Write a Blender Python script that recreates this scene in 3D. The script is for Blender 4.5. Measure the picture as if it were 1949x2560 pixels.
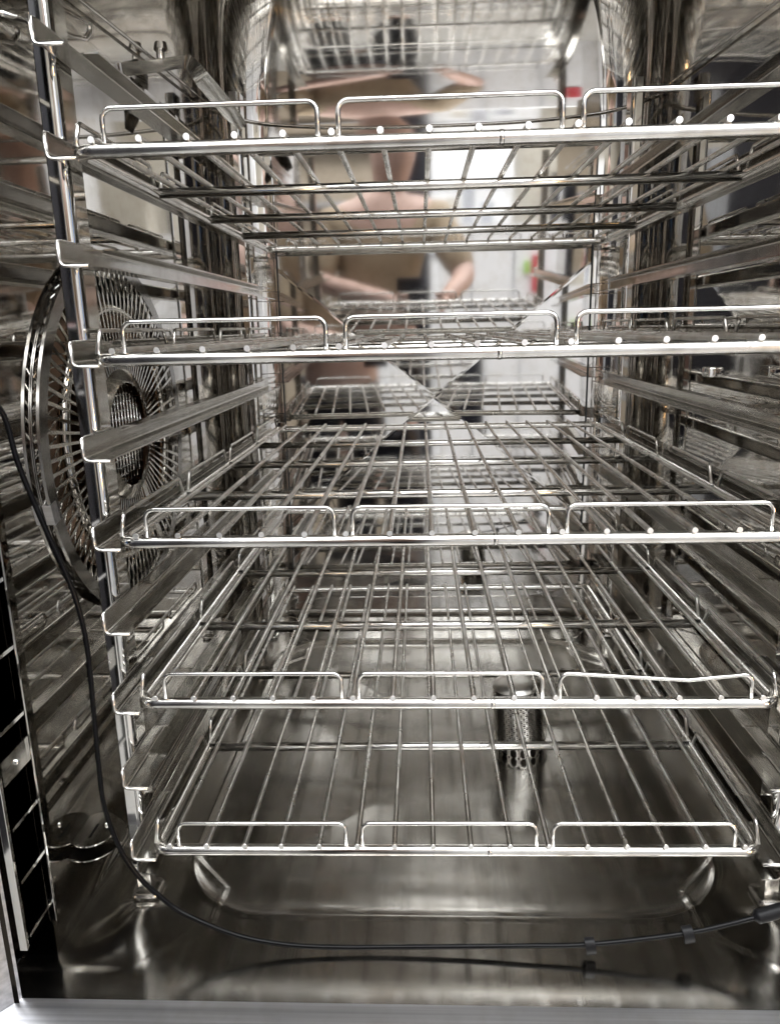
import bpy, bmesh, math, random
from mathutils import Vector, Matrix
random.seed(7)
for o in list(bpy.data.objects): bpy.data.objects.remove(o)
S = bpy.context.scene
COL = S.collection
R = math.radians
K = 0.001                                   # the scene is laid out in millimetres

# ------------------------------------------------------------------ camera
cd = bpy.data.cameras.new('camera'); cam = bpy.data.objects.new('camera', cd); COL.objects.link(cam)
cam.location = (0.22132, -0.54130, -0.12778)
pitch, yaw, roll = R(13.9505), R(2.5219), R(-1.2836)
fw = Vector((-math.sin(yaw)*math.cos(pitch), math.cos(yaw)*math.cos(pitch), -math.sin(pitch)))
rt0 = Vector((math.cos(yaw), math.sin(yaw), 0)); up0 = rt0.cross(fw)
cr, sr = math.cos(roll), math.sin(roll)
rt = rt0*cr + up0*sr; up = up0*cr - rt0*sr
cam.matrix_world = Matrix(((rt.x, up.x, -fw.x, cam.location.x), (rt.y, up.y, -fw.y, cam.location.y),
                           (rt.z, up.z, -fw.z, cam.location.z), (0, 0, 0, 1)))
cd.sensor_fit = 'VERTICAL'; cd.sensor_height = 24.0; cd.lens = 1858.25*24.0/2560
cd.clip_start = 0.005; cd.clip_end = 50
S.camera = cam
# ------------------------------------------------------------------ world, lamps, exposure
W = bpy.data.worlds.new('World'); S.world = W; W.use_nodes = True
W.node_tree.nodes['Background'].inputs[0].default_value = (0.9, 0.95, 1.0, 1)
W.node_tree.nodes['Background'].inputs[1].default_value = 0.02
S.view_settings.view_transform = 'Standard'; S.view_settings.look = 'None'
S.view_settings.exposure = 0.34; S.view_settings.gamma = 1.0
S.view_settings.use_curve_mapping = False
cy = S.cycles
cy.max_bounces = 16; cy.glossy_bounces = 16; cy.diffuse_bounces = 4; cy.transmission_bounces = 2
cy.caustics_reflective = True; cy.blur_glossy = 0.3; cy.use_denoising = True
cy.sample_clamp_indirect = 6.0
def lamp(x, y, z, sx, sy, power, col=(1, 1, 1), rot=(0, 0, 0)):
    l = bpy.data.lights.new('ceiling_lamp', 'AREA'); l.shape = 'RECTANGLE'; l.size = sx; l.size_y = sy
    l.energy = power; l.color = col
    o = bpy.data.objects.new('ceiling_lamp', l); o.location = (x, y, z); o.rotation_euler = rot; COL.objects.link(o)
    return o
for x, y, p in ((-1.0, -0.85, 34), (0.35, -0.80, 44), (1.75, -0.9, 38), (-1.0, -2.4, 34), (0.35, -2.4, 38), (1.75, -2.4, 38)):
    lamp(x, y, 1.285, 1.15, 0.8, p*.68, (0.95, 0.975, 1.0))

def warm_glint_lamp():  # unseen warm lamp added to give amber glints low on the left
    l = bpy.data.lights.new('warm_glint_lamp', 'AREA'); l.shape = 'DISK'; l.size = 0.22; l.energy = 7.0; l.color = (1.0, 0.62, 0.28)
    o = bpy.data.objects.new('warm_glint_lamp', l); o.location = (1.9, -1.35, -0.55); COL.objects.link(o)
    o.rotation_euler = (Vector((0.1, 0.3, -0.45))-Vector(o.location)).to_track_quat('-Z', 'Y').to_euler()
warm_glint_lamp()

# ------------------------------------------------------------------ materials
def nd(nt, t, **kw):
    n = nt.nodes.new(t)
    for k, v in kw.items(): setattr(n, k, v)
    return n
def metal(name, col, rough, wave=0.0, wave_scale=4.0, brush=0.0, brush_axis=(1, 1, 1), smudge=0.25, aniso=0.0, spots=0.0, streak=0.0, tint=0.0):
    m = bpy.data.materials.new(name); m.use_nodes = True
    nt = m.node_tree; b = nt.nodes['Principled BSDF']
    b.inputs['Metallic'].default_value = 1.0
    b.inputs['Anisotropic'].default_value = aniso
    tc = nd(nt, 'ShaderNodeTexCoord'); geo = nd(nt, 'ShaderNodeNewGeometry')
    n1 = nd(nt, 'ShaderNodeTexNoise'); n1.inputs['Scale'].default_value = 9.0; n1.inputs['Detail'].default_value = 6.0
    nt.links.new(geo.outputs['Position'], n1.inputs['Vector'])
    mr = nd(nt, 'ShaderNodeMapRange'); mr.inputs[1].default_value = .3; mr.inputs[2].default_value = .75
    mr.inputs[3].default_value = rough*(1-smudge); mr.inputs[4].default_value = rough*(1+smudge*1.6)
    nt.links.new(n1.outputs[0], mr.inputs[0]); nt.links.new(mr.outputs[0], b.inputs['Roughness'])
    n2 = nd(nt, 'ShaderNodeTexNoise'); n2.inputs['Scale'].default_value = 60.0; n2.inputs['Detail'].default_value = 4.0
    nt.links.new(geo.outputs['Position'], n2.inputs['Vector'])
    mx = nd(nt, 'ShaderNodeMix', data_type='RGBA'); mx.inputs[6].default_value = (*col, 1)
    mx.inputs[7].default_value = (col[0]*(.93-spots), col[1]*(.92-spots), col[2]*(.90-spots), 1)
    cr_ = nd(nt, 'ShaderNodeMapRange'); cr_.inputs[1].default_value = .45; cr_.inputs[2].default_value = .68
    nt.links.new(n2.outputs[0], cr_.inputs[0]); nt.links.new(cr_.outputs[0], mx.inputs[0])
    colour = mx.outputs[2]
    if tint:        # brown heat colour in patches
        n3 = nd(nt, 'ShaderNodeTexNoise'); n3.inputs['Scale'].default_value = 17.0; n3.inputs['Detail'].default_value = 5.0
        nt.links.new(geo.outputs['Position'], n3.inputs['Vector'])
        r3 = nd(nt, 'ShaderNodeMapRange'); r3.inputs[1].default_value = .52; r3.inputs[2].default_value = .74; r3.inputs[4].default_value = tint
        nt.links.new(n3.outputs[0], r3.inputs[0])
        m3 = nd(nt, 'ShaderNodeMix', data_type='RGBA'); m3.inputs[7].default_value = (.36, .24, .15, 1)
        nt.links.new(r3.outputs[0], m3.inputs[0]); nt.links.new(colour, m3.inputs[6]); colour = m3.outputs[2]
    if streak:      # grain left by the brushing
        ms = nd(nt, 'ShaderNodeMapping'); ms.inputs['Scale'].default_value = tuple(v*.35 for v in brush_axis)
        nt.links.new(geo.outputs['Position'], ms.inputs['Vector'])
        n4 = nd(nt, 'ShaderNodeTexNoise'); n4.inputs['Scale'].default_value = 1.0; n4.inputs['Detail'].default_value = 6.0
        nt.links.new(ms.outputs[0], n4.inputs['Vector'])
        r4 = nd(nt, 'ShaderNodeMapRange'); r4.inputs[1].default_value = .3; r4.inputs[2].default_value = .7; r4.inputs[3].default_value = 1-streak; r4.inputs[4].default_value = 1+streak*.5
        nt.links.new(n4.outputs[0], r4.inputs[0])
        m4 = nd(nt, 'ShaderNodeVectorMath', operation='SCALE')
        nt.links.new(colour, m4.inputs[0]); nt.links.new(r4.outputs[0], m4.inputs['Scale']); colour = m4.outputs[0]
    nt.links.new(colour, b.inputs['Base Color'])
    last = None
    if wave:
        nw = nd(nt, 'ShaderNodeTexNoise'); nw.inputs['Scale'].default_value = wave_scale; nw.inputs['Detail'].default_value = 1.5
        nt.links.new(geo.outputs['Position'], nw.inputs['Vector'])
        bp = nd(nt, 'ShaderNodeBump'); bp.inputs['Strength'].default_value = 1.0; bp.inputs['Distance'].default_value = wave
        nt.links.new(nw.outputs[0], bp.inputs['Height']); last = bp
    if brush:
        mp = nd(nt, 'ShaderNodeMapping'); mp.inputs['Scale'].default_value = brush_axis
        nt.links.new(geo.outputs['Position'], mp.inputs['Vector'])
        nb = nd(nt, 'ShaderNodeTexNoise'); nb.inputs['Scale'].default_value = 1.0; nb.inputs['Detail'].default_value = 3.0
        nt.links.new(mp.outputs[0], nb.inputs['Vector'])
        bp = nd(nt, 'ShaderNodeBump'); bp.inputs['Strength'].default_value = 1.0; bp.inputs['Distance'].default_value = brush
        nt.links.new(nb.outputs[0], bp.inputs['Height'])
        if last: nt.links.new(last.outputs[0], bp.inputs['Normal'])
        last = bp
    if last: nt.links.new(last.outputs[0], b.inputs['Normal'])
    return m
def plain(name, col, rough=0.6, noise=0.08, scale=8.0, spec=0.5):
    m = bpy.data.materials.new(name); m.use_nodes = True
    nt = m.node_tree; b = nt.nodes['Principled BSDF']; b.inputs['Roughness'].default_value = rough
    b.inputs['Specular IOR Level'].default_value = spec
    geo = nd(nt, 'ShaderNodeNewGeometry'); n = nd(nt, 'ShaderNodeTexNoise'); n.inputs['Scale'].default_value = scale
    n.inputs['Detail'].default_value = 5
    nt.links.new(geo.outputs['Position'], n.inputs['Vector'])
    mx = nd(nt, 'ShaderNodeMix', data_type='RGBA')
    mx.inputs[6].default_value = tuple(c*(1-noise) for c in col)+(1,); mx.inputs[7].default_value = tuple(min(1, c*(1+noise)) for c in col)+(1,)
    nt.links.new(n.outputs[0], mx.inputs[0]); nt.links.new(mx.outputs[2], b.inputs['Base Color'])
    return m
ST = (0.66, 0.635, 0.595)
M_WALL = metal('polished_steel_wall', (0.565, 0.55, 0.525), 0.03, wave=0.0006, wave_scale=2.6)
M_BACK = metal('polished_steel_back', (0.70, 0.69, 0.668), 0.048, wave=0.0008, wave_scale=2.6)
M_CEIL = metal('polished_steel_ceiling', (0.62, 0.60, 0.57), 0.06, wave=0.0008, wave_scale=2.4)
M_FLOOR = metal('brushed_steel_floor', (0.43, 0.415, 0.388), 0.16, wave=0.0007, wave_scale=4, brush=0.00003, brush_axis=(700, 9, 20), smudge=0.3, streak=0.08)
M_ROD = metal('drawn_steel_wire', (0.80, 0.79, 0.765), 0.19, smudge=0.5, spots=0.12, tint=0.25)
M_WIRE = metal('dull_steel_wire', (0.72, 0.705, 0.675), 0.26, smudge=0.6, spots=0.2, tint=0.5)
M_RAIL = metal('rolled_steel_rail', (0.52, 0.507, 0.48), 0.13, smudge=0.4, spots=0.08)
M_POST = metal('rack_post_steel', (0.74, 0.735, 0.72), 0.06, smudge=0.4)
M_FRAME = metal('brushed_front_frame', (0.50, 0.50, 0.515), 0.30, brush=0.00003, brush_axis=(7, 600, 600), smudge=0.08, streak=0.3)
M_FAN = metal('fan_guard_steel', (0.58, 0.56, 0.52), 0.10, wave=0.0008, wave_scale=16)
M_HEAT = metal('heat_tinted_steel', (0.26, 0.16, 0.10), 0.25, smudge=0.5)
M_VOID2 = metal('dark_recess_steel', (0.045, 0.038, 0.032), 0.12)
M_SHADE = metal('shaded_guard_steel', (0.31, 0.302, 0.29), 0.14)  # darker copy of the guard steel, rim shade put into the colour
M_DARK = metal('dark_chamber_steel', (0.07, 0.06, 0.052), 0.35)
M_VOID = plain('soot_black', (0.006, 0.005, 0.005), 0.7, .3, 60, .1)
M_BLACK = plain('black_rubber', (0.003, 0.003, 0.0035), 0.26, 0.2, 300, .16)
M_CUT = metal('cut_wire_end', (0.88, 0.88, 0.88), 0.5)
M_SLEEVE = plain('grey_black_sleeve', (0.008, 0.008, 0.009), 0.42, 0.1, 200, .2)

# ------------------------------------------------------------------ mesh helpers (all in mm)
def link(name, bm, mat, parent=None, smooth=True, loc=None, angle=None):
    me = bpy.data.meshes.new(name); bmesh.ops.scale(bm, vec=(K, K, K), verts=bm.verts)
    bmesh.ops.recalc_face_normals(bm, faces=bm.faces)
    bm.to_mesh(me); bm.free(); me.materials.append(mat)
    if smooth:
        for p in me.polygons: p.use_smooth = True
        if angle: me.set_sharp_from_angle(angle=R(angle))
    o = bpy.data.objects.new(name, me); COL.objects.link(o)
    if parent: o.parent = parent
    if loc: o.location = (loc[0]*K, loc[1]*K, loc[2]*K)
    return o
def copy_of(o, parent, loc=None, name=None):
    c = o.copy(); COL.objects.link(c); c.parent = parent
    if loc is not None: c.location = (loc[0]*K, loc[1]*K, loc[2]*K)
    return c
def thing(name, label, cat, loc=(0, 0, 0), group=None):
    o = bpy.data.objects.new(name, None); COL.objects.link(o); o.empty_display_size = .02
    o.location = (loc[0]*K, loc[1]*K, loc[2]*K); o['label'] = label; o['category'] = cat
    if group: o['group'] = group
    return o
def tag(o, label, cat, group=None):
    o['label'] = label; o['category'] = cat
    if group: o['group'] = group
    return o
def struct(o): o['kind'] = 'structure'; return o
def fillet(pts, r, n=5, closed=False):
    """round the corners of a polyline"""
    P = [Vector(p) for p in pts]; out = []
    N = len(P)
    for i, p in enumerate(P):
        if not closed and i in (0, N-1): out.append(p); continue
        a, b = P[i-1], P[(i+1) % N]
        u, v = (a-p), (b-p); lu, lv = u.length, v.length; u.normalize(); v.normalize()
        ang = u.angle(v)
        if ang > math.pi-1e-3: out.append(p); continue
        d = min(r/math.tan(ang/2), lu*.49, lv*.49); rr = d*math.tan(ang/2)
        c = p + (u+v).normalized()*(rr/math.sin(ang/2))
        s, e = p+u*d-c, p+v*d-c; th = s.angle(e)
        for k in range(n+1):
            t = k/n
            out.append(c + (s*math.sin((1-t)*th)+e*math.sin(t*th))/math.sin(th))
    return out
def tube(bm, pts, r, seg=10, closed=False, caps=True):
    P = [Vector(p) for p in pts]; N = len(P)
    T = []
    for i in range(N):
        a = P[i-1] if (closed or i > 0) else P[i]; b = P[(i+1) % N] if (closed or i < N-1) else P[i]
        T.append((b-a).normalized())
    ref = Vector((0, 0, 1)) if abs(T[0].z) < .9 else Vector((0, 1, 0))
    u = (ref - T[0]*ref.dot(T[0])).normalized(); rings = []
    rad = r if callable(r) else (lambda i: r)
    for i in range(N):
        u = (u - T[i]*u.dot(T[i])).normalized(); v = T[i].cross(u)
        rings.append([bm.verts.new(P[i] + (u*math.cos(2*math.pi*k/seg)+v*math.sin(2*math.pi*k/seg))*rad(i)) for k in range(seg)])
    for i in range(N if closed else N-1):
        A, B = rings[i], rings[(i+1) % N]
        for k in range(seg):
            bm.faces.new((A[k], A[(k+1) % seg], B[(k+1) % seg], B[k]))
    if caps and not closed:
        bm.faces.new(rings[0][::-1]); bm.faces.new(rings[-1])
    return bm
def spline(P, n=6):
    P = [Vector(p) for p in P]; out = []
    for i in range(len(P)-1):
        p0, p1, p2, p3 = P[max(0, i-1)], P[i], P[i+1], P[min(len(P)-1, i+2)]
        for k in range(n):
            t_ = k/n
            out.append(.5*((2*p1)+(p2-p0)*t_+(2*p0-5*p1+4*p2-p3)*t_*t_+(3*p1-p0-3*p2+p3)*t_**3))
    out.append(P[-1]); return out
def box(bm, x0, x1, y0, y1, z0, z1, bev=0.0):
    r = bmesh.ops.create_cube(bm, size=1)
    for v in r['verts']:
        v.co = Vector(((x0+x1)/2+v.co.x*(x1-x0), (y0+y1)/2+v.co.y*(y1-y0), (z0+z1)/2+v.co.z*(z1-z0)))
    if bev:
        es = list({e for v in r['verts'] for e in v.link_edges})
        bmesh.ops.bevel(bm, geom=es, offset=bev, segments=2, affect='EDGES', profile=.5)
    return bm
def strip(bm, prof, path_dir, L0, L1, t):
    """extrude an open (x,z) profile along Y with thickness t"""
    n = len(prof); off = []
    for i in range(n):
        a = Vector(prof[max(0, i-1)]); b = Vector(prof[min(n-1, i+1)]); d = (b-a).normalized()
        off.append(Vector((-d.y, d.x)))
    loops = []
    for y in (L0, L1):
        ring = [Vector((p[0], y, p[1])) for p in prof] + [Vector((p[0]+off[i].x*t, y, p[1]+off[i].y*t)) for i, p in reversed(list(enumerate(prof)))]
        loops.append([bm.verts.new(v) for v in ring])
    m = len(loops[0])
    for k in range(m):
        bm.faces.new((loops[0][k], loops[0][(k+1) % m], loops[1][(k+1) % m], loops[1][k]))
    for lp in loops:
        for k in range(n-1):
            bm.faces.new((lp[k], lp[k+1], lp[m-2-k], lp[m-1-k]))
    return bm

# ------------------------------------------------------------------ the cavity
XL, XR, YB, ZF, ZC = -92.0, 582.0, 745.0, -640.0, 386.0
RC = 77.0           # upright corner radius
RH, RV = 150.0, 240.0   # the walls lean in to a domed ceiling
YF = -72.0          # front opening
XM = (XL+XR)/2
def plan_corner(side, inset, n=14):
    """quarter round of the plan at back left / right for a given inset"""
    r = RC+inset*.2
    xl, xr, yb = XL+inset*.35, XR-inset*.35, YB-inset
    pts = []
    for k in range(n+1):
        a = math.pi/2*k/n
        if side < 0: pts.append((xl+r-r*math.cos(a), yb-r+r*math.sin(a)))
        else: pts.append((xr-r+r*math.sin(a), yb-r+r*math.cos(a)))
    return pts
def levels(n=22):
    return [(RH*(1-math.cos(math.pi/2*k/n)), ZC-RV+RV*math.sin(math.pi/2*k/n)) for k in range(n+1)]
ZT = ZC-RV
# corner columns
for side, nm in ((-1, 'corner_panel'), (1, 'corner_panel')):
    bm = bmesh.new(); rows = []
    for z in (ZF-6, -520, -380, -240, -100, 40, ZT):
        rows.append([bm.verts.new((x, y, z)) for x, y in plan_corner(side, 0)])
    for a, b in zip(rows, rows[1:]):
        for k in range(len(a)-1): bm.faces.new((a[k], a[k+1], b[k+1], b[k]))
    struct(link(nm, bm, M_CEIL))
# ceiling with rounded edges
bm = bmesh.new(); rows = []
for ins, z in levels():
    pts = [(XL+ins*.35, YF)] + plan_corner(-1, ins) + plan_corner(1, ins) + [(XR-ins*.35, YF)]
    rows.append([bm.verts.new((x, y, z)) for x, y in pts])
for a, b in zip(rows, rows[1:]):
    for k in range(len(a)-1):
        try: bm.faces.new((a[k], a[k+1], b[k+1], b[k]))
        except ValueError: pass
bm.faces.new(rows[-1]); bmesh.ops.remove_doubles(bm, verts=bm.verts, dist=.01)
ceiling = struct(link('ceiling', bm, M_CEIL, angle=50))
# right wall
bm = bmesh.new(); vs = [bm.verts.new(p) for p in ((XR+9, YF, ZF-6), (XR, 25, ZF-6), (XR, YB-RC, ZF-6), (XR, YB-RC, ZT), (XR, 25, ZT), (XR+9, YF, ZT))]; bm.faces.new((vs[0], vs[1], vs[4], vs[5])); bm.faces.new(vs[1:5])
struct(link('right_wall', bm, M_WALL))
# left wall with the round fan opening
FY, FZ, FR = 219.0, -230.0, 178.0
bm = bmesh.new(); n = 64; ro = 157.0
ring = [bm.verts.new((XL, FY+ro*math.cos(2*math.pi*k/n), FZ+ro*math.sin(2*math.pi*k/n))) for k in range(n)]
def sq(k):
    c, s = math.cos(2*math.pi*k/n), math.sin(2*math.pi*k/n); m = 190/max(abs(c), abs(s))
    return (XL, FY+c*m, FZ+s*m)
sqr = [bm.verts.new(sq(k)) for k in range(n)]
for k in range(n): bm.faces.new((ring[k], ring[(k+1) % n], sqr[(k+1) % n], sqr[k]))
y0, y1, z0, z1 = YF, YB-RC, ZF-6, ZT
def q(a, b, c, d): bm.faces.new([bm.verts.new((XL, a_, b_)) for a_, b_ in ((a, c), (b, c), (b, d), (a, d))])
q(-30, FY-190, z0, z1); q(FY+190, y1, z0, z1); q(FY-190, FY+190, FZ+190, z1); q(FY-190, FY+190, z0, FZ-190)
struct(link('left_wall', bm, M_WALL, smooth=False))
# back wall: flat sheet with a shallow pressed cross
BX0, BX1 = XL+RC, XR-RC
bm = bmesh.new(); zc = -247.0; up_, dn_ = -30.0, -464.0; dp = 21.0
corn = {k: bm.verts.new(p) for k, p in dict(tl=(BX0, YB, ZT), tr=(BX1, YB, ZT), ul=(BX0, YB+dp*.45, up_), ur=(BX1, YB+dp*.45, up_), ll=(BX0, YB+dp*.45, dn_), lr=(BX1, YB+dp*.45, dn_),
        bl=(BX0, YB, ZF-6), br=(BX1, YB, ZF-6), c=(XM, YB+dp, zc)).items()}
for f_ in (('ul', 'tl', 'tr', 'ur', 'c'), ('ur', 'lr', 'c'), ('lr', 'br', 'bl', 'll', 'c'), ('ll', 'ul', 'c')):
    bm.faces.new([corn[k] for k in f_])
es = [e for e in bm.edges if corn['c'] in e.verts]
bmesh.ops.bevel(bm, geom=es, offset=3.0, segments=2, affect='EDGES', profile=.5)
struct(link('back_wall', bm, M_BACK, smooth=False))
# floor: one pressed sheet
def srbox(x, y, cx, cy_, hx, hy, r):
    qx, qy = abs(x-cx)-hx+r, abs(y-cy_)-hy+r
    return math.hypot(max(qx, 0), max(qy, 0))+min(max(qx, qy), 0)-r
def chbox(x, y, cx, cy_, hx, hy, ch):
    qx, qy = abs(x-cx)-hx, abs(y-cy_)-hy
    return max(qx, qy, (qx+qy+ch)*.7071)
def sm(a, b, t):
    t = min(1, max(0, (t-a)/(b-a))); return t*t*(3-2*t)
def floor_z(x, y):
    z = ZF
    d = srbox(x, y, XM, 320, 256, 301, 88)
    if d < 0: z -= 4.8*(1-math.exp(d/12.0))
    z -= 7*sm(-20, -240, d)
    z += 1.0*math.exp(-((d-3)/2.8)**2)
    # pressed corner flats where the rack feet stand
    for s in (-1, 1):
        fx = XM+s*279; 
        for fy, sg in ((24, 1), (600, -1)):
            e = chbox(x, y, fx+s*40, fy+sg*6, 104, 76, 52)
            z += 0.6*sm(3, -6, e)+.8*math.exp(-(e/2.6)**2)*sm(2, 12, y if sg > 0 else 30)
            if sg > 0:          # ramp added in front of the foot, shaped to catch a bright highlight
                wd = 15+max(0, 15-y)*.42
                z += 6.0*math.exp(-((x-fx+3)/wd)**2)*sm(-64, 2, y)*sm(34, 14, y)
    # coved edges
    ex, ey = min(x-XL, XR-x)+9*min(1, max(0, (25-y)/97)), YB-y
    dw = min(ex, ey)
    if ex < RC and ey < RC: dw = RC-math.hypot(RC-ex, RC-ey)
    rr = 9.0*sm(30, 100, y)+.01
    if dw < rr:
        t = max(0.0, dw); z += rr-math.sqrt(max(0, rr*rr-(rr-t)**2))
    return z
bm = bmesh.new(); nx, ny = 330, 370
g = [[None]*(nx+1) for _ in range(ny+1)]
for j in range(ny+1):
    y = YF+(YB-YF)*j/ny
    for i in range(nx+1):
        x = XL-30+(XR-XL+60)*i/nx
        g[j][i] = bm.verts.new((x, y, floor_z(x, y)))
for j in range(ny):
    for i in range(nx): bm.faces.new((g[j][i], g[j][i+1], g[j+1][i+1], g[j+1][i]))
struct(link('floor', bm, M_FLOOR))
# front frame of the opening: bevelled inner return then the face
def frame():
    bm = bmesh.new(); w = 26
    inn = [(XL-9, ZF), (XR+9, ZF), (XR+9, ZC-30), (XL-9, ZC-30)]
    o1 = [(XL-36, ZF-5), (XR+36, ZF-5), (XR+36, ZC-14), (XL-36, ZC-14)]
    o2 = [(XL-420, ZF-420), (XR+420, ZF-420), (XR+420, ZC+420), (XL-420, ZC+420)]
    A = [bm.verts.new((x, YF, z)) for x, z in inn]; B = [bm.verts.new((x, YF-w, z)) for x, z in o1]
    C_ = [bm.verts.new((x, YF-w-8, z)) for x, z in o2]
    for P, Q in ((A, B), (B, C_)):
        for k in range(4): bm.faces.new((P[k], P[(k+1) % 4], Q[(k+1) % 4], Q[k]))
    es = [e for e in bm.edges if all(v in B for v in e.verts)]
    bmesh.ops.bevel(bm, geom=es, offset=4, segments=3, affect='EDGES', profile=.5)
    # short lintel that closes the ceiling line
    vs = [bm.verts.new(p) for p in ((XL-9, YF, ZC-30), (XR+9, YF, ZC-30), (XR+9, YF, ZC+5), (XL-9, YF, ZC+5))]; bm.faces.new(vs)
    return bm
struct(link('front_frame', frame(), M_FRAME, smooth=False))
# weld beads: round the ceiling and down the back corners
bm = bmesh.new()
side = [(XL+8, 100, 160), (XL+8, 400, 180), (XL+9, 620, 193)]
half_ = side + [(XL+14, 694, 196), (XL+38, 724, 193), (XL+85, 736, 187), (XM-150, 738, 180), (XM, 739, 178)]
pts = half_ + [(XL+XR-x, y, z) for x, y, z in half_[-2::-1]]
tube(bm, spline(pts), 2.0, 8)
struct(link('ceiling_seam', bm, M_WALL))
bm = bmesh.new(); tube(bm, [(BX0-20, YB+1, ZT+2), (BX1+20, YB+1, ZT+2)], 6.0, 14); struct(link('ceiling_seam', bm, M_BACK))
for x, y in ((XL+18, YB-26), (XR-18, YB-26)):
    bm = bmesh.new(); tube(bm, [(x, y, ZF+20), (x, y, ZT)], 1.7, 8)
    struct(link('corner_seam', bm, M_WALL))

# ------------------------------------------------------------------ wire shelves
G = 32.7; D = 662.0; WMAX = 15*G; ROD = 5.0; WR = 2.1; ZR = -6.4
LOOPS = ((7.5, 154.0), (168.0, 317.0), (331.0, 483.0))
def loop_pts(a, b, h=20.0, bent=False):
    p = [(a, 0, ZR+ROD-.8), (a, 0, h)]
    if bent: p += [(a+102, 0, h-6.5), (b-32, 0, h-4.5)]
    p += [(b, 0, h-(1 if bent else 0)), (b, 0, ZR+ROD-.8)]
    return fillet(p, 7, 5)
def side_pts(a, b, h=14.5):
    return fillet([(0, a, ZR+ROD-.8), (0, a+9, h), (0, b-9, h), (0, b, ZR+ROD-.8)], 5, 4)
CROSS = (164.0, 334.0, 489.0)
SL = ((3, 160), (176, 330), (346, 486), (502, 655))
proto = {}
LAB = ('topmost steel wire shelf, seen from below just under the oven ceiling',
       'second steel wire shelf from the top, seen edge-on at eye level',
       'middle steel wire shelf, third from the top, in front of the bright back wall',
       'fourth steel wire shelf from the top, whose right front guard loop is bent down',
       'lowest steel wire shelf, just above the pressed oven floor')
for k in range(5):
    t = thing('wire_shelf', LAB[k], 'oven shelf', ((.45, .57, .19, 0, -1.2)[k], 4.3+(0, -3.3, 3.4, 7.6, 7.1)[k], -140.1*k), 'wire shelves stacked in the oven rack')
    if k == 4: t.rotation_euler = (0, -math.atan2(3.0, 490), 0); t.location.z -= .0008
    if k == 0:
        bm = bmesh.new()
        tube(bm, fillet([(-14, 0, ZR), (WMAX+14, 0, ZR), (WMAX+14, D, ZR), (-14, D, ZR)], 14, 6, True), ROD, 14, closed=True)
        proto['frame'] = link('frame_rod', bm, M_ROD, t)
        bm = bmesh.new(); tube(bm, [(0, -4.3, 0), (0, -2.2, 0), (0, D, 0), (0, D+2.5, 0)], lambda i: WR*(1.08 if i < 2 else .9 if i == 3 else 1), 10)
        proto['wire'] = link('wire', bm, M_WIRE, t)
        proto['wire'].data.materials.append(M_CUT)
        for p_ in proto['wire'].data.polygons:
            if len(p_.vertices) > 4 or abs(p_.normal.y) > .3: p_.material_index = 1; p_.use_smooth = False
        bm = bmesh.new(); tube(bm, [(-14, 0, ZR), (WMAX+14, 0, ZR)], ROD-.5, 12)
        proto['cross'] = link('cross_bar', bm, M_ROD, t, loc=(0, CROSS[0], 0))
        bm = bmesh.new(); tube(bm, [(-1.6, 0, 0), (-.8, 0, 0), (.8, 0, 0), (1.6, 0, 0)], lambda i: ROD+(.1 if i in (0, 3) else .45), 12)
        proto['weld'] = link('weld_joint', bm, M_ROD, t, loc=(277, 0, ZR))
        proto['loops'] = []
        for a, b in LOOPS:
            bm = bmesh.new(); tube(bm, loop_pts(a, b), 1.8, 8); proto['loops'].append(link('guard_loop', bm, M_ROD, t))
        proto['side'] = []
        for a, b in SL:
            bm = bmesh.new(); tube(bm, side_pts(a, b), 1.7, 7); proto['side'].append(link('guard_loop', bm, M_WIRE, t, loc=(-14, 0, 0)))
        for o in proto['side']: copy_of(o, t, (WMAX+14, 0, 0))
        for i in range(1, 16): copy_of(proto['wire'], t, (i*G, 0, 0))
        for y in CROSS[1:]: copy_of(proto['cross'], t, (0, y, 0))
    else:
        copy_of(proto['frame'], t); copy_of(proto['weld'], t, (277, 0, ZR))
        for i in range(16): copy_of(proto['wire'], t, (i*G+random.uniform(-.5, .5), 0, 0))
        for y in CROSS: copy_of(proto['cross'], t, (0, y, 0))
        for n_, o in enumerate(proto['loops']):
            if k == 3 and n_ == 2:
                bm = bmesh.new(); tube(bm, loop_pts(*LOOPS[2], bent=True), 1.8, 8)
                b_ = link('guard_loop', bm, M_ROD, t); b_['label'] = 'guard loop with its top wire bent down'
            else: copy_of(o, t)
        for o in proto['side']:
            copy_of(o, t, (-14, 0, 0)); copy_of(o, t, (WMAX+14, 0, 0))

# ------------------------------------------------------------------ side racks
def mirror_x(bm):
    for v in bm.verts: v.co.x = WMAX-v.co.x
    return bm
def rail_bm(m):
    bm = bmesh.new(); t = 1.3
    # C section: lower ledge, web, and behind the post an inward top lip
    def arc(cx, cz, r, a0, a1, n=4): return [(cx+r*math.cos(R(a0+(a1-a0)*k/n)), cz+r*math.sin(R(a0+(a1-a0)*k/n))) for k in range(n+1)]
    low = [(-11, -10.3), (-27.2, -10.3)] + arc(-28, -6.3, 4, 270, 180) + [(-32, -5.5)]
    prof_f = low + [(-32, 6.5)]
    prof_b = low + [(-32, 2.7)] + arc(-28, 3.5, 4, 180, 90) + [(-27.2, 7.5), (-17, 7.5)]
    # tab with rounded nose
    n = 6
    for i in range(n):
        a0, a1 = 2.5+6*(1-math.cos(math.pi/2*i/n))*0, 0
    strip(bm, prof_f, None, 2.5, 74, -t); strip(bm, prof_b, None, 74.0, 700, -t)
    return mirror_x(bm) if m else bm
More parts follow.
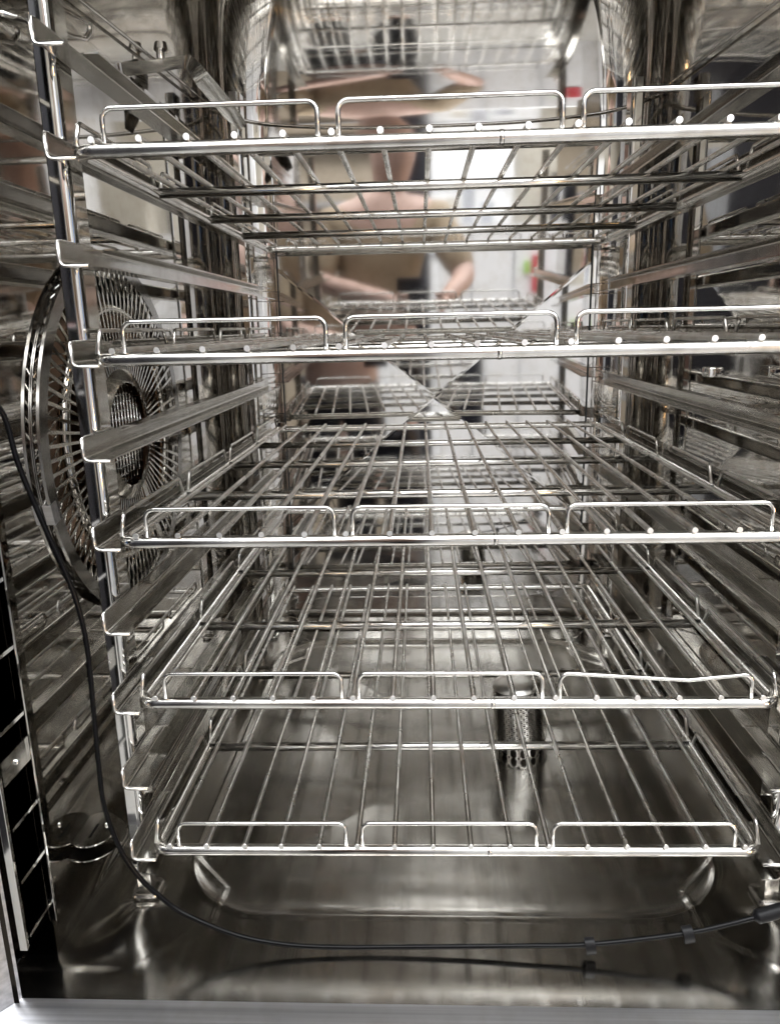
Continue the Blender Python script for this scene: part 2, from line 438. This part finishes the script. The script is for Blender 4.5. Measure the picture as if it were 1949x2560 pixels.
def nose_bm(m):      # rolled front edge of a rail tab
    bm = bmesh.new()
    pf = [(-12, -10.8), (-27.2, -10.8)] + [(-28+4.4*math.cos(R(a)), -6.3+4.4*math.sin(R(a))) for a in (255, 240, 225, 210, 195)] + [(-32.4, -5.5), (-32.4, 6.6)]
    tube(bm, [(x, 2.2, z) for x, z in pf], 1.25, 7)
    tube(bm, fillet([(-32.4, 2.2, 6.4), (-32.0, 9, 7.2), (-32.0, 60, 7.2)], 4, 3), .8, 6)
    return mirror_x(bm) if m else bm
def post_bm(y0, y1, m):
    bm = bmesh.new(); x0, x1, r = -48.5, -33.3, 6.4
    pts = [(x0, y0+1.0), (x0+1, y0), (x1-r-.5, y0)]
    for k in range(7): a = -math.pi/2+math.pi/2*k/6; pts.append((x1-r+r*math.cos(a), y0+r+r*math.sin(a)))
    pts += [(x1, y0+r+.5), (x1, y1), (x0, y1)]
    rows = [[bm.verts.new((x, y, z)) for x, y in pts] for z in (-604, 205)]
    N = len(pts)
    for k in range(N): bm.faces.new((rows[0][k], rows[0][(k+1) % N], rows[1][(k+1) % N], rows[1][k]))
    bm.faces.new(rows[0]); bm.faces.new(rows[1])
    return mirror_x(bm) if m else bm
def foot_bm(yc, m):
    bm = bmesh.new()
    box(bm, -47, -34, yc-9, yc+4, -637, -598, 1.2)
    tube(bm, fillet([(-51, yc-13, -636), (-29, yc-13, -636), (-29, yc+9, -636), (-51, yc+9, -636)], 5, 4, True), 2.2, 8, closed=True)
    box(bm, -51, -34, yc-12, yc+12, -606, -603, .6)
    return mirror_x(bm) if m else bm
def hook_bm(m):
    bm = bmesh.new(); box(bm, -60, -44, 296, 330, -190, -179, 2.5)
    return mirror_x(bm) if m else bm
for m in (0, 1):
    t = thing('shelf_rack', ('hanging steel shelf rack with ledge rails, on the fan side of the oven',
                             'hanging steel shelf rack with ledge rails, beside the plain oven wall on the right')[m], 'shelf rack', (0, 0, 0), 'side racks holding the wire shelves')
    r0 = link('rail', rail_bm(m), M_RAIL, t, angle=35, loc=(0, 0, 70.05))
    e0 = link('rolled_edge', nose_bm(m), M_ROD, r0)
    for n_ in range(0, 9):
        c = copy_of(r0, t, (0, 0, -70.05*n_)); copy_of(e0, c)
    link('post', post_bm(35, 61, m), M_POST, t, angle=40); link('post', post_bm(627, 655, m), M_POST, t, angle=40)
    link('foot', foot_bm(46, m), M_ROD, t, angle=40); link('foot', foot_bm(640, m), M_ROD, t, angle=40)
    bm = bmesh.new(); strip(bm, [(-16, -9), (-28, -9), (-32, -6), (-32, 3)], None, 8, 650, -1.3)
    if m: mirror_x(bm)
    link('bottom_bar', bm, M_RAIL, t, angle=35, loc=(0, 0, -582))

# ------------------------------------------------------------------ the fan behind its guard
XFACE = XL+7.5
def ringplate(bm, r0, r1, x0, x1, n=72):
    V = [[bm.verts.new((x, FY+r*math.cos(2*math.pi*k/n), FZ+r*math.sin(2*math.pi*k/n))) for k in range(n)] for x, r in ((x0, r0), (x1, r0), (x1, r1), (x0, r1))]
    for i in range(4):
        A, B = V[i], V[(i+1) % 4]
        for k in range(n): bm.faces.new((A[k], A[(k+1) % n], B[(k+1) % n], B[k]))
t = thing('wall_fan', 'round fan behind a steel guard of radial bars on the left oven wall', 'fan', (XL, FY, FZ))
def glink(name, bm, mat, **kw):
    bmesh.ops.translate(bm, verts=bm.verts, vec=(-XL, -FY, -FZ)); return link(name, bm, mat, t, **kw)
bm = bmesh.new(); ringplate(bm, FR-14, FR, XFACE-1.5, XFACE, 96); ringplate(bm, FR-1.5, FR, XFACE-2.6, XFACE-1.5, 96); glink('rim', bm, M_SHADE, angle=40)
bm = bmesh.new(); ringplate(bm, FR-2, FR, XL+.3, XL+1.2, 96); glink('base_ring', bm, M_SHADE, angle=40)
bm = bmesh.new(); nn = 80
cpts = [(XFACE-5, FY+126*math.cos(2*math.pi*k/nn), FZ+126*math.sin(2*math.pi*k/nn)) for k in range(nn)]
tube(bm, cpts, 5.0, 10, closed=True); glink('support_ring', bm, M_FAN)
bm = bmesh.new()
for k in range(70):
    a = 2*math.pi*k/70
    tube(bm, [(XFACE-6.5, FY+130*math.cos(a), FZ+130*math.sin(a)), (XFACE-6.5, FY+(FR-13)*math.cos(a+.16), FZ+(FR-13)*math.sin(a+.16))], .9, 5)
glink('mock_reflection_bars', bm, M_FAN)  # skewed bars added to imitate the crossing pattern of reflected guard bars
bm = bmesh.new(); ringplate(bm, 53, 67, XFACE-1.6, XFACE+.2, 64)
for v in bm.verts:
    if math.hypot(v.co.y-FY, v.co.z-FZ) < 60: v.co.x += 4.5
glink('hub_plate', bm, M_FAN, angle=40)
NB = 84
bm = bmesh.new(); box(bm, -1.5, 0, 65, FR-13, -1.5, 1.5)
for v in bm.verts: v.co.z *= .6 if v.co.y < 100 else 1.15
bar0 = link('radial_bar', bm, M_FAN, t, smooth=False, loc=(XFACE-XL-.2, 0, 0))
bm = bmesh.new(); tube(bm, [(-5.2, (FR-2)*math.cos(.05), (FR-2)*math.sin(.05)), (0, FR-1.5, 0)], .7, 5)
side0 = link('rim_strut', bm, M_SHADE, t, smooth=False, loc=(XFACE-XL-2, 0, 0))
for k in range(NB):
    a = 2*math.pi*k/NB
    if k:
        c = copy_of(bar0, t); c.rotation_euler = (a, 0, 0)
        c = copy_of(side0, t); c.rotation_euler = (a, 0, 0)
bm = bmesh.new(); box(bm, -1.8, 0.4, 60, FR-12, -4.5, 4.5)
sp0 = link('spoke', bm, M_FAN, t, smooth=False, loc=(XFACE-XL, 0, 0)); sp0.rotation_euler = (R(-62), 0, 0)
bm = bmesh.new(); box(bm, .5, 8.3, -FR-1.5, -FR+9, -9, 9, .6); b_ = link('rim_clip', bm, M_FRAME, t, smooth=False); b_.rotation_euler = (R(14), 0, 0)
bm = bmesh.new()
for i in range(-6, 7):
    c_ = i*8.2; h = math.sqrt(max(0, 54**2-c_*c_))
    tube(bm, [(XFACE-3, FY+c_, FZ-h), (XFACE-3, FY+c_, FZ+h)], .9, 5); tube(bm, [(XFACE-4.4, FY-h, FZ+c_), (XFACE-4.0, FY+h, FZ+c_)], 1.0, 5)
o = glink('hub_mesh', bm, M_ROD)
# chamber and wheel behind
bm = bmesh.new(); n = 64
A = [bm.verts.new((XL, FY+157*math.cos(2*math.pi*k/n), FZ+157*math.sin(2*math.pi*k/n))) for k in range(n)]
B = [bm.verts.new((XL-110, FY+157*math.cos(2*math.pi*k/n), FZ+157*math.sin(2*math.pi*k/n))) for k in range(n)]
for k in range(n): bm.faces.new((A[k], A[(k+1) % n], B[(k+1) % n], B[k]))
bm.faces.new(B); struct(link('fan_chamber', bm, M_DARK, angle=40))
bm = bmesh.new(); n = 64
def wr(bm, r0, r1, x0, x1):
    V = [[bm.verts.new((x, r*math.cos(2*math.pi*k/n), r*math.sin(2*math.pi*k/n))) for k in range(n)] for x, r in ((x0, r0), (x1, r0), (x1, r1), (x0, r1))]
    for i in range(4):
        P, Q = V[i], V[(i+1) % 4]
        for k in range(n): bm.faces.new((P[k], P[(k+1) % n], Q[(k+1) % n], Q[k]))
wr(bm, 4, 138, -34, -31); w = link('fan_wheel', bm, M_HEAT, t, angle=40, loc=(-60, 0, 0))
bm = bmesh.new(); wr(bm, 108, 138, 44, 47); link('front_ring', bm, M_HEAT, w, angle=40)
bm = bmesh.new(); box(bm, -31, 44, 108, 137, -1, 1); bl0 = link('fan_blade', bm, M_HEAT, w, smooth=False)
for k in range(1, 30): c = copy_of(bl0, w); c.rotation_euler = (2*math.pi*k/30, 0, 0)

# ------------------------------------------------------------------ fittings
# slotted grille at the front left corner
t = thing('slotted_grille', 'narrow ladder-like steel grille at the front left corner of the oven', 'grille', (XL, -50, -600))
def gl(name, bm, mat, **kw):
    bmesh.ops.translate(bm, verts=bm.verts, vec=(-XL, 50, 600)); return link(name, bm, mat, t, **kw)
for y, zb, w_ in ((-74.8, -590, 1.8), (-31.0, -603, 1.5)):
    bm = bmesh.new(); box(bm, XL-1, XL+5, y-w_, y+w_, zb, 300, .5); gl('upright', bm, M_POST, smooth=False)
for z in (-583, -535, -489, -411, -356, -302, -240, -180, -120, -60, 0, 60, 120, 180):
    bm = bmesh.new(); box(bm, XL+.5, XL+4.0, -68.9, -32.6, z-1.5, z+1.5); gl('rung', bm, M_POST, smooth=False)
bm = bmesh.new(); box(bm, XL+.8, XL+3.2, -68.9, -32.6, -452, -432); gl('rivet_plate', bm, M_RAIL, smooth=False)
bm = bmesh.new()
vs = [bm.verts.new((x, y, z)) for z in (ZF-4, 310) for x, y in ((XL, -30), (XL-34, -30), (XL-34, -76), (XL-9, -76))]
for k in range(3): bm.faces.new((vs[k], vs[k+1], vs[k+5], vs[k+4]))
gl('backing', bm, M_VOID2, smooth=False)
bm = bmesh.new(); bmesh.ops.create_uvsphere(bm, u_segments=12, v_segments=6, radius=2.6); bmesh.ops.translate(bm, verts=bm.verts, vec=(XL+3.5, -50, -442)); gl('rivet', bm, M_POST)
# keyhole bracket low on the left wall
t = thing('keyhole_bracket', 'half round steel bracket with a slot, low on the left oven wall', 'bracket', (XL, 34, -566))
bm = bmesh.new(); n = 26
def half(r, z, cx_=13):
    a1 = math.acos(max(-1, -(cx_-.3)/r)); return [bm.verts.new((cx_+r*math.cos(-a1+2*a1*k/n), 1.2*r*math.sin(-a1+2*a1*k/n), z)) for k in range(n+1)]
a, b = half(20, 0), half(20, 1.4)
bm.faces.new(a); bm.faces.new(b)
for k in range(n): bm.faces.new((a[k], a[k+1], b[k+1], b[k]))
link('plate', bm, M_RAIL, t, angle=40)
bm = bmesh.new(); a, b = half(26, -9), half(26, -7.8)
bm.faces.new(a); bm.faces.new(b)
for k in range(n): bm.faces.new((a[k], a[k+1], b[k+1], b[k]))
link('lower_plate', bm, M_RAIL, t, angle=40)
bm = bmesh.new(); box(bm, 12.5, 14.5, -12, 7, 1.3, 1.7); link('slot', bm, M_BLACK, t, smooth=False)
bm = bmesh.new(); bmesh.ops.create_uvsphere(bm, u_segments=10, v_segments=6, radius=2.4); bmesh.ops.translate(bm, verts=bm.verts, vec=(22, 6, 2)); link('stud', bm, M_POST, t)
# strap under the ceiling, upper left
t = thing('ceiling_strap', 'bent steel strap with a round nut below the ceiling at upper left', 'bracket', (-62, 475, 197))
def flat(bm, pts, wv, th):
    P = [Vector(p) for p in pts]; wv = [Vector(v) for v in wv]; rows = []
    for i, p in enumerate(P):
        a = P[max(0, i-1)]; b = P[min(len(P)-1, i+1)]; T = (b-a).normalized(); nrm = T.cross(wv[i]).normalized()
        rows.append([bm.verts.new(p+wv[i]*s*.5+nrm*th*.5*e) for s, e in ((-1, -1), (1, -1), (1, 1), (-1, 1))])
    for A, B in zip(rows, rows[1:]):
        for k in range(4): bm.faces.new((A[k], A[(k+1) % 4], B[(k+1) % 4], B[k]))
    bm.faces.new(rows[0]); bm.faces.new(rows[-1])
bm = bmesh.new()
pp = [(-29, -150, -54), (-14, -70, -26), (-3, -12, -4), (1, 2, 0), (6, 12, -5), (12, 24, -14), (37, 60, -44), (48, 76, -58)]
flat(bm, pp, [(0, -4, 12), (0, -4, 12), (2, -4, 13), (6, -4, 14), (12, -4, 14), (16, -2, 13), (18, 0, 12), (10, 0, 7)], 2.0)
link('strap', bm, M_POST, t, angle=60)
bm = bmesh.new(); tube(bm, [(-14, -58, -16), (-14, -58, -9), (-13, -57, -6), (-13, -57, 2)], lambda i: (5, 5, 9, 7)[i], 12); link('nut', bm, M_POST, t, angle=40)
# bent wire bracket further forward
bm = bmesh.new(); tube(bm, fillet([(-62, 30, 112), (-60, 182, 134), (-60, 160, 116), (-60, 20, 85)], 8, 5), 2.2, 8)
tag(link('wire_bracket', bm, M_ROD), 'bent wire bracket under the ceiling beside the left rack post', 'bracket')
# drain strainer
t = thing('drain_strainer', 'perforated steel drain strainer standing in the floor basin', 'drain strainer', (344, 314, -657))
def perf(r, z0, z1, rows, cols, hole, skew=True):
    bm = bmesh.new(); V = {}
    dz = (z1-z0)/rows; seg = 8
    for j in range(rows):
        for i in range(cols):
            a0 = 2*math.pi*(i+(.5 if skew and j % 2 else 0))/cols; da = 2*math.pi/cols; zc_ = z0+dz*(j+.5)
            def P(u, v): return bm.verts.new((r*math.cos(a0+u*da), r*math.sin(a0+u*da), zc_+v*dz))
            outer, inner = [], []
            for k in range(seg):
                c, s = math.cos(2*math.pi*(k+.5)/seg), math.sin(2*math.pi*(k+.5)/seg); m = .5/max(abs(c), abs(s))
                outer.append(P(c*m, s*m)); inner.append(P(c*hole, s*hole))
            for k in range(seg): bm.faces.new((outer[k], outer[(k+1) % seg], inner[(k+1) % seg], inner[k]))
    bmesh.ops.remove_doubles(bm, verts=bm.verts, dist=.05)
    return bm
ob = link('perforated_tube', perf(30.5, 22, 90, 16, 30, .27), M_ROD, t, angle=40)
link('base_band', perf(31.5, 3, 22, 1, 16, .34, False), M_ROD, t, angle=40)
bm = bmesh.new(); n = 32
prof = [(30.5, 90), (29, 94), (22, 97), (9, 98.5), (0.3, 99)]
rows = [[bm.verts.new((r*math.cos(2*math.pi*k/n), r*math.sin(2*math.pi*k/n), z)) for k in range(n)] for r, z in prof]
for A, B in zip(rows, rows[1:]):
    for k in range(n): bm.faces.new((A[k], A[(k+1) % n], B[(k+1) % n], B[k]))
link('cap', bm, M_WIRE, t)
bm = bmesh.new(); tube(bm, [(0, 0, 3), (0, 0, 89)], 27.5, 24); link('hole_shade', bm, M_DARK, t)  # dark core added so the holes look shaded inside
bm = bmesh.new(); tube(bm, [(32*math.cos(2*math.pi*k/40), 32*math.sin(2*math.pi*k/40), 22) for k in range(40)], 1.3, 6, closed=True)
tube(bm, [(34*math.cos(2*math.pi*k/40), 34*math.sin(2*math.pi*k/40), 2) for k in range(40)], 2.4, 8, closed=True); link('collar', bm, M_FAN, t)
t.rotation_euler = (R(-2), R(-4), 0)

# ------------------------------------------------------------------ black probe cable
CP = [(-112, -86, -60), (-100, -80, -110), (-84, -55, -165), (-75.4, -25, -177.4), (-67.8, -25, -217.4), (-56.5, -25, -258.9), (-44.3, -25, -298.3), (-37.5, -25, -327.7), (-34.8, -25, -361.7), (-35.8, -25, -400.7),
      (-37.8, -25, -461.6), (-37.4, -25, -499.6), (-28.8, -25, -538.8), (-14.4, -25, -567.7), (1.4, -25, -585.8), (19.6, -25, -601.7), (61.4, -25, -622.1),
      (104.2, -25, -631.2), (150, -24, -634), (194.3, -23, -634), (252.5, -23, -632.5), (305, -24, -630), (355.8, -25, -626.8), (434.3, -25, -614.2), (492.2, -25, -596.6), (520, -25, -586), (560, -30, -570)]
t = thing('probe_cable', 'thin black cable drooping across the oven floor in front of the rack', 'cable', (0, -25, -634))
bm = bmesh.new(); tube(bm, spline(CP), 2.1, 8); bmesh.ops.translate(bm, verts=bm.verts, vec=(0, 25, 634)); link('cord', bm, M_BLACK, t)
bm = bmesh.new(); tube(bm, spline([(486, -25, -598.6), (494, -25, -596), (520, -25.5, -586), (560, -30, -570)], 4), lambda i: 3.0 if i < 2 else 5.6, 10); bmesh.ops.translate(bm, verts=bm.verts, vec=(0, 25, 634)); link('handle_sleeve', bm, M_SLEEVE, t)
for i, (x, z, an, lb) in enumerate(((355.8, -626.8, 9, 'black plastic clip on the cable, standing on the floor left of the other clip'), (434.3, -614.2, 13, 'black plastic clip on the rising end of the cable, nearer the right rack foot'))):
    bm = bmesh.new(); n = 20; V = []
    for rr in (5.6, 4.2):
        for xx in (-4, 4):
            V.append([bm.verts.new((xx, rr*math.cos(R(-35+320*k/n)), rr*1.35*math.sin(R(-35+320*k/n))-1.5)) for k in range(n+1)])
    for A, B in ((0, 1), (1, 3), (3, 2), (2, 0)):
        for k in range(n): bm.faces.new((V[A][k], V[A][k+1], V[B][k+1], V[B][k]))
    for k in (0, n): bm.faces.new((V[0][k], V[1][k], V[3][k], V[2][k]))
    c = link('cable_clip', bm, M_SLEEVE, None, smooth=True, loc=(x, -25, z), angle=40); c.rotation_euler = (0, R(-an), 0)
    tag(c, lb, 'cable clip', 'clips on the cable')
bm = bmesh.new(); box(bm, -8, 8, -5, 17, -5.5, 5.5, 1.5); c = link('wall_hook', bm, M_POST, None, smooth=True, loc=(548, 312, -184), angle=40)
tag(c, 'small bright hook plate on the right wall below the second shelf', 'hook')

# ------------------------------------------------------------------ the kitchen the mirror steel looks out on
def slab(name, x0, x1, y0, y1, z0, z1, mat):
    bm = bmesh.new(); box(bm, x0, x1, y0, y1, z0, z1); return struct(link(name, bm, mat, smooth=False))
P_BEIGE = plain('beige_room_wall', (0.58, 0.54, 0.47)); P_WHITE = plain('white_reflected_prop', (0.84, 0.84, 0.86)); P_CEIL = plain('white_ceiling', (0.80, 0.79, 0.76))
P_FLOOR = plain('grey_tiles', (0.42, 0.41, 0.39), 0.35); P_BLACKP = plain('black_reflected_prop', (0.012, 0.012, 0.018), .4, spec=.1); P_BROWN = plain('brown_reflected_prop', (0.36, 0.30, 0.23))
P_RED = plain('red_reflected_prop', (0.55, 0.04, 0.06)); P_BLUE = plain('blue_reflected_prop', (0.05, 0.16, 0.42)); P_GREEN = plain('green_reflected_prop', (0.35, 0.62, 0.10)); P_GREY = plain('grey_reflected_prop', (0.33, 0.34, 0.37))
slab('room_floor', -2600, 3200, -3600, -110, -1400, -1350, P_FLOOR)
slab('room_ceiling', -2600, 3200, -3600, -110, 1300, 1350, P_CEIL)
slab('room_wall', -2600, 3200, -3650, -3600, -1350, 1300, P_BEIGE)
slab('room_wall', -2650, -2600, -3600, -110, -1350, 1300, P_BEIGE)
slab('room_wall', 3200, 3250, -3600, -110, -1350, 1300, P_BEIGE)
slab('reflected_prop', 110, 290, -3598, -3560, -1350, 900, P_BLACKP)  # coloured blocks standing for cabinets and clutter, added for the mirror reflections
slab('reflected_prop', -900, 100, -3598, -3540, -1350, 900, P_BROWN)
slab('reflected_prop', 300, 860, -3598, -3400, -1350, 900, P_WHITE)
slab('reflected_prop', 340, 1300, -2700, -2250, -1350, 80, P_WHITE)
slab('reflected_prop', 840, 895, -2249, -2225, -270, -80, P_RED)
slab('reflected_prop', 795, 825, -2249, -2225, -170, -110, P_GREEN)
slab('reflected_prop', 1500, 3198, -2700, -2300, -1350, 1100, P_WHITE)
slab('reflected_prop', -1800, -1000, -3598, -3100, -1350, 500, P_GREY)
slab('reflected_prop', 3100, 3198, -1500, -900, -1350, 900, P_BLUE)
for x in (500, 735, 1010):
    slab('reflected_prop', x, x+9, -2249, -2244, -1300, 60, P_GREY)
for x, y0_, h in ((380, -2650, 150), (470, -2600, 230), (585, -2640, 120), (980, -2600, 260), (1120, -2640, 170)):
    slab('reflected_prop', x, x+70, y0_, y0_+60, 81, 80+h, random.choice((P_GREY, P_BROWN, P_BLACKP, P_BEIGE)))
for z in (-100, 330, 610):
    slab('reflected_prop', 300, 860, -3399, -3380, z, z+14, P_GREY)
for z in (-250, 250, 600):
    slab('reflected_prop', -900, 100, -3539, -3400, z, z+25, P_GREY)
slab('unseen_oven_door', -400, -340, -1080, -150, -800, 420, P_BLACKP)  # open oven door out of view, placed to darken the post reflections
# the photographer, met only in the mirror steel
P_SKIN = plain('skin', (0.52, 0.35, 0.29), .5, .06, 40); P_TAN = plain('tan_cloth', (0.34, 0.265, 0.18), .85, .1, 120); P_HAIR = plain('dark_hair', (0.03, 0.022, 0.018), .5)
def skin(name, verts, edges, rad, mat, parent=None, sub=2):
    me = bpy.data.meshes.new(name); me.from_pydata([Vector(v)*K for v in verts], edges, []); me.materials.append(mat)
    o = bpy.data.objects.new(name, me); COL.objects.link(o)
    m = o.modifiers.new('skin', 'SKIN'); m.use_smooth_shade = True
    for i, r_ in enumerate(rad):
        r_ = r_ if isinstance(r_, tuple) else (r_, r_); me.skin_vertices[0].data[i].radius = (r_[0]*K, r_[1]*K)
    me.skin_vertices[0].data[0].use_root = True
    m = o.modifiers.new('sub', 'SUBSURF'); m.levels = m.render_levels = sub
    if parent: o.parent = parent
    return o
px, py = 60, -900
V = [(px, py-20, -480), (px, py-10, -250), (px+15, py, -60), (px+35, py+5, 110), (px+50, py+10, 175), (px+70, py+40, 260), (px+75, py+50, 360), (px+72, py+40, 440),
     (px-150, py+5, 80), (px-210, py+90, -130), (px+90, py+285, -190), (px+220, py+5, 90), (px+330, py+110, -120), (px+245, py+285, -185),
     (px-95, py-20, -560), (px-105, py+10, -930), (px-110, py-10, -1320), (px-112, py+90, -1335), (px+95, py-20, -560), (px+105, py+10, -930), (px+110, py-10, -1320), (px+112, py+90, -1335)]
Ed = [(0, 1), (1, 2), (2, 3), (3, 4), (4, 5), (5, 6), (6, 7), (3, 8), (8, 9), (9, 10), (3, 11), (11, 12), (12, 13), (0, 14), (14, 15), (15, 16), (16, 17), (0, 18), (18, 19), (19, 20), (20, 21)]
Rd = [(155, 110), (145, 105), (160, 115), (130, 90), 55, (68, 85), (76, 98), (66, 84), 62, 46, 27, 62, 46, 27, 85, 58, 42, 34, 85, 58, 42, 34]
body = skin('person', V, Ed, Rd, P_SKIN)
body['kind'] = 'structure'
TV = [(px, py-20, -230), (px, py-10, -170), (px+15, py, -60), (px+33, py+5, 105), (px-150, py+5, 80), (px-210, py+90, -130), (px+220, py+5, 90), (px+330, py+110, -120)]
skin('shirt', TV, [(0, 1), (1, 2), (2, 3), (3, 4), (4, 5), (3, 6), (6, 7)], [(170, 125), (160, 118), (174, 128), (142, 102), 76, 60, 76, 60], P_TAN, body)
skin('trousers', [(px, py-10, -190), (px-95, py-20, -580), (px-105, py+10, -930), (px-110, py-10, -1290), (px+95, py-20, -580), (px+105, py+10, -930), (px+110, py-10, -1290)],
     [(0, 1), (1, 2), (2, 3), (0, 4), (4, 5), (5, 6)], [(178, 132), 100, 70, 54, 100, 70, 54], P_BLACKP, body)
skin('hair', [(px+76, py+10, 395), (px+74, py+25, 465), (px+74, py+60, 480)], [(0, 1), (1, 2)], [(74, 70), (74, 84), (50, 40)], P_HAIR, body)
bm = bmesh.new(); box(bm, 148, 226, -556, -548, -262, -108, 3); ph = link('phone', bm, P_BLACKP); ph['kind'] = 'structure'
for sx, hx in ((-1, px+90), (1, px+245)):
    hv = [(hx, py+285, -190), (hx-sx*8, py+325, -188), (hx-sx*12, py+345, -186)]; he = [(0, 1), (1, 2)]; hr = [(26, 26), (30, 16), (28, 12)]
    skin('hand', hv, he, hr, P_SKIN, body, 2)
    for f_ in range(4):
        z = -160-f_*19; l = (30, 36, 33, 24)[f_]
        skin('finger', [(hx-sx*10, py+338, z+2), (hx-sx*6, py+360, z), (hx-sx*(6+l*.3), py+366, z-2), (hx-sx*(6+l), py+362, z-3)], [(0, 1), (1, 2), (2, 3)], [9, 8.5, 8, 7], P_SKIN, body, 1)
    skin('thumb', [(hx, py+320, -178), (hx-sx*16, py+330, -168), (hx-sx*34, py+336, -160)], [(0, 1), (1, 2)], [11, 10, 8], P_SKIN, body, 1)
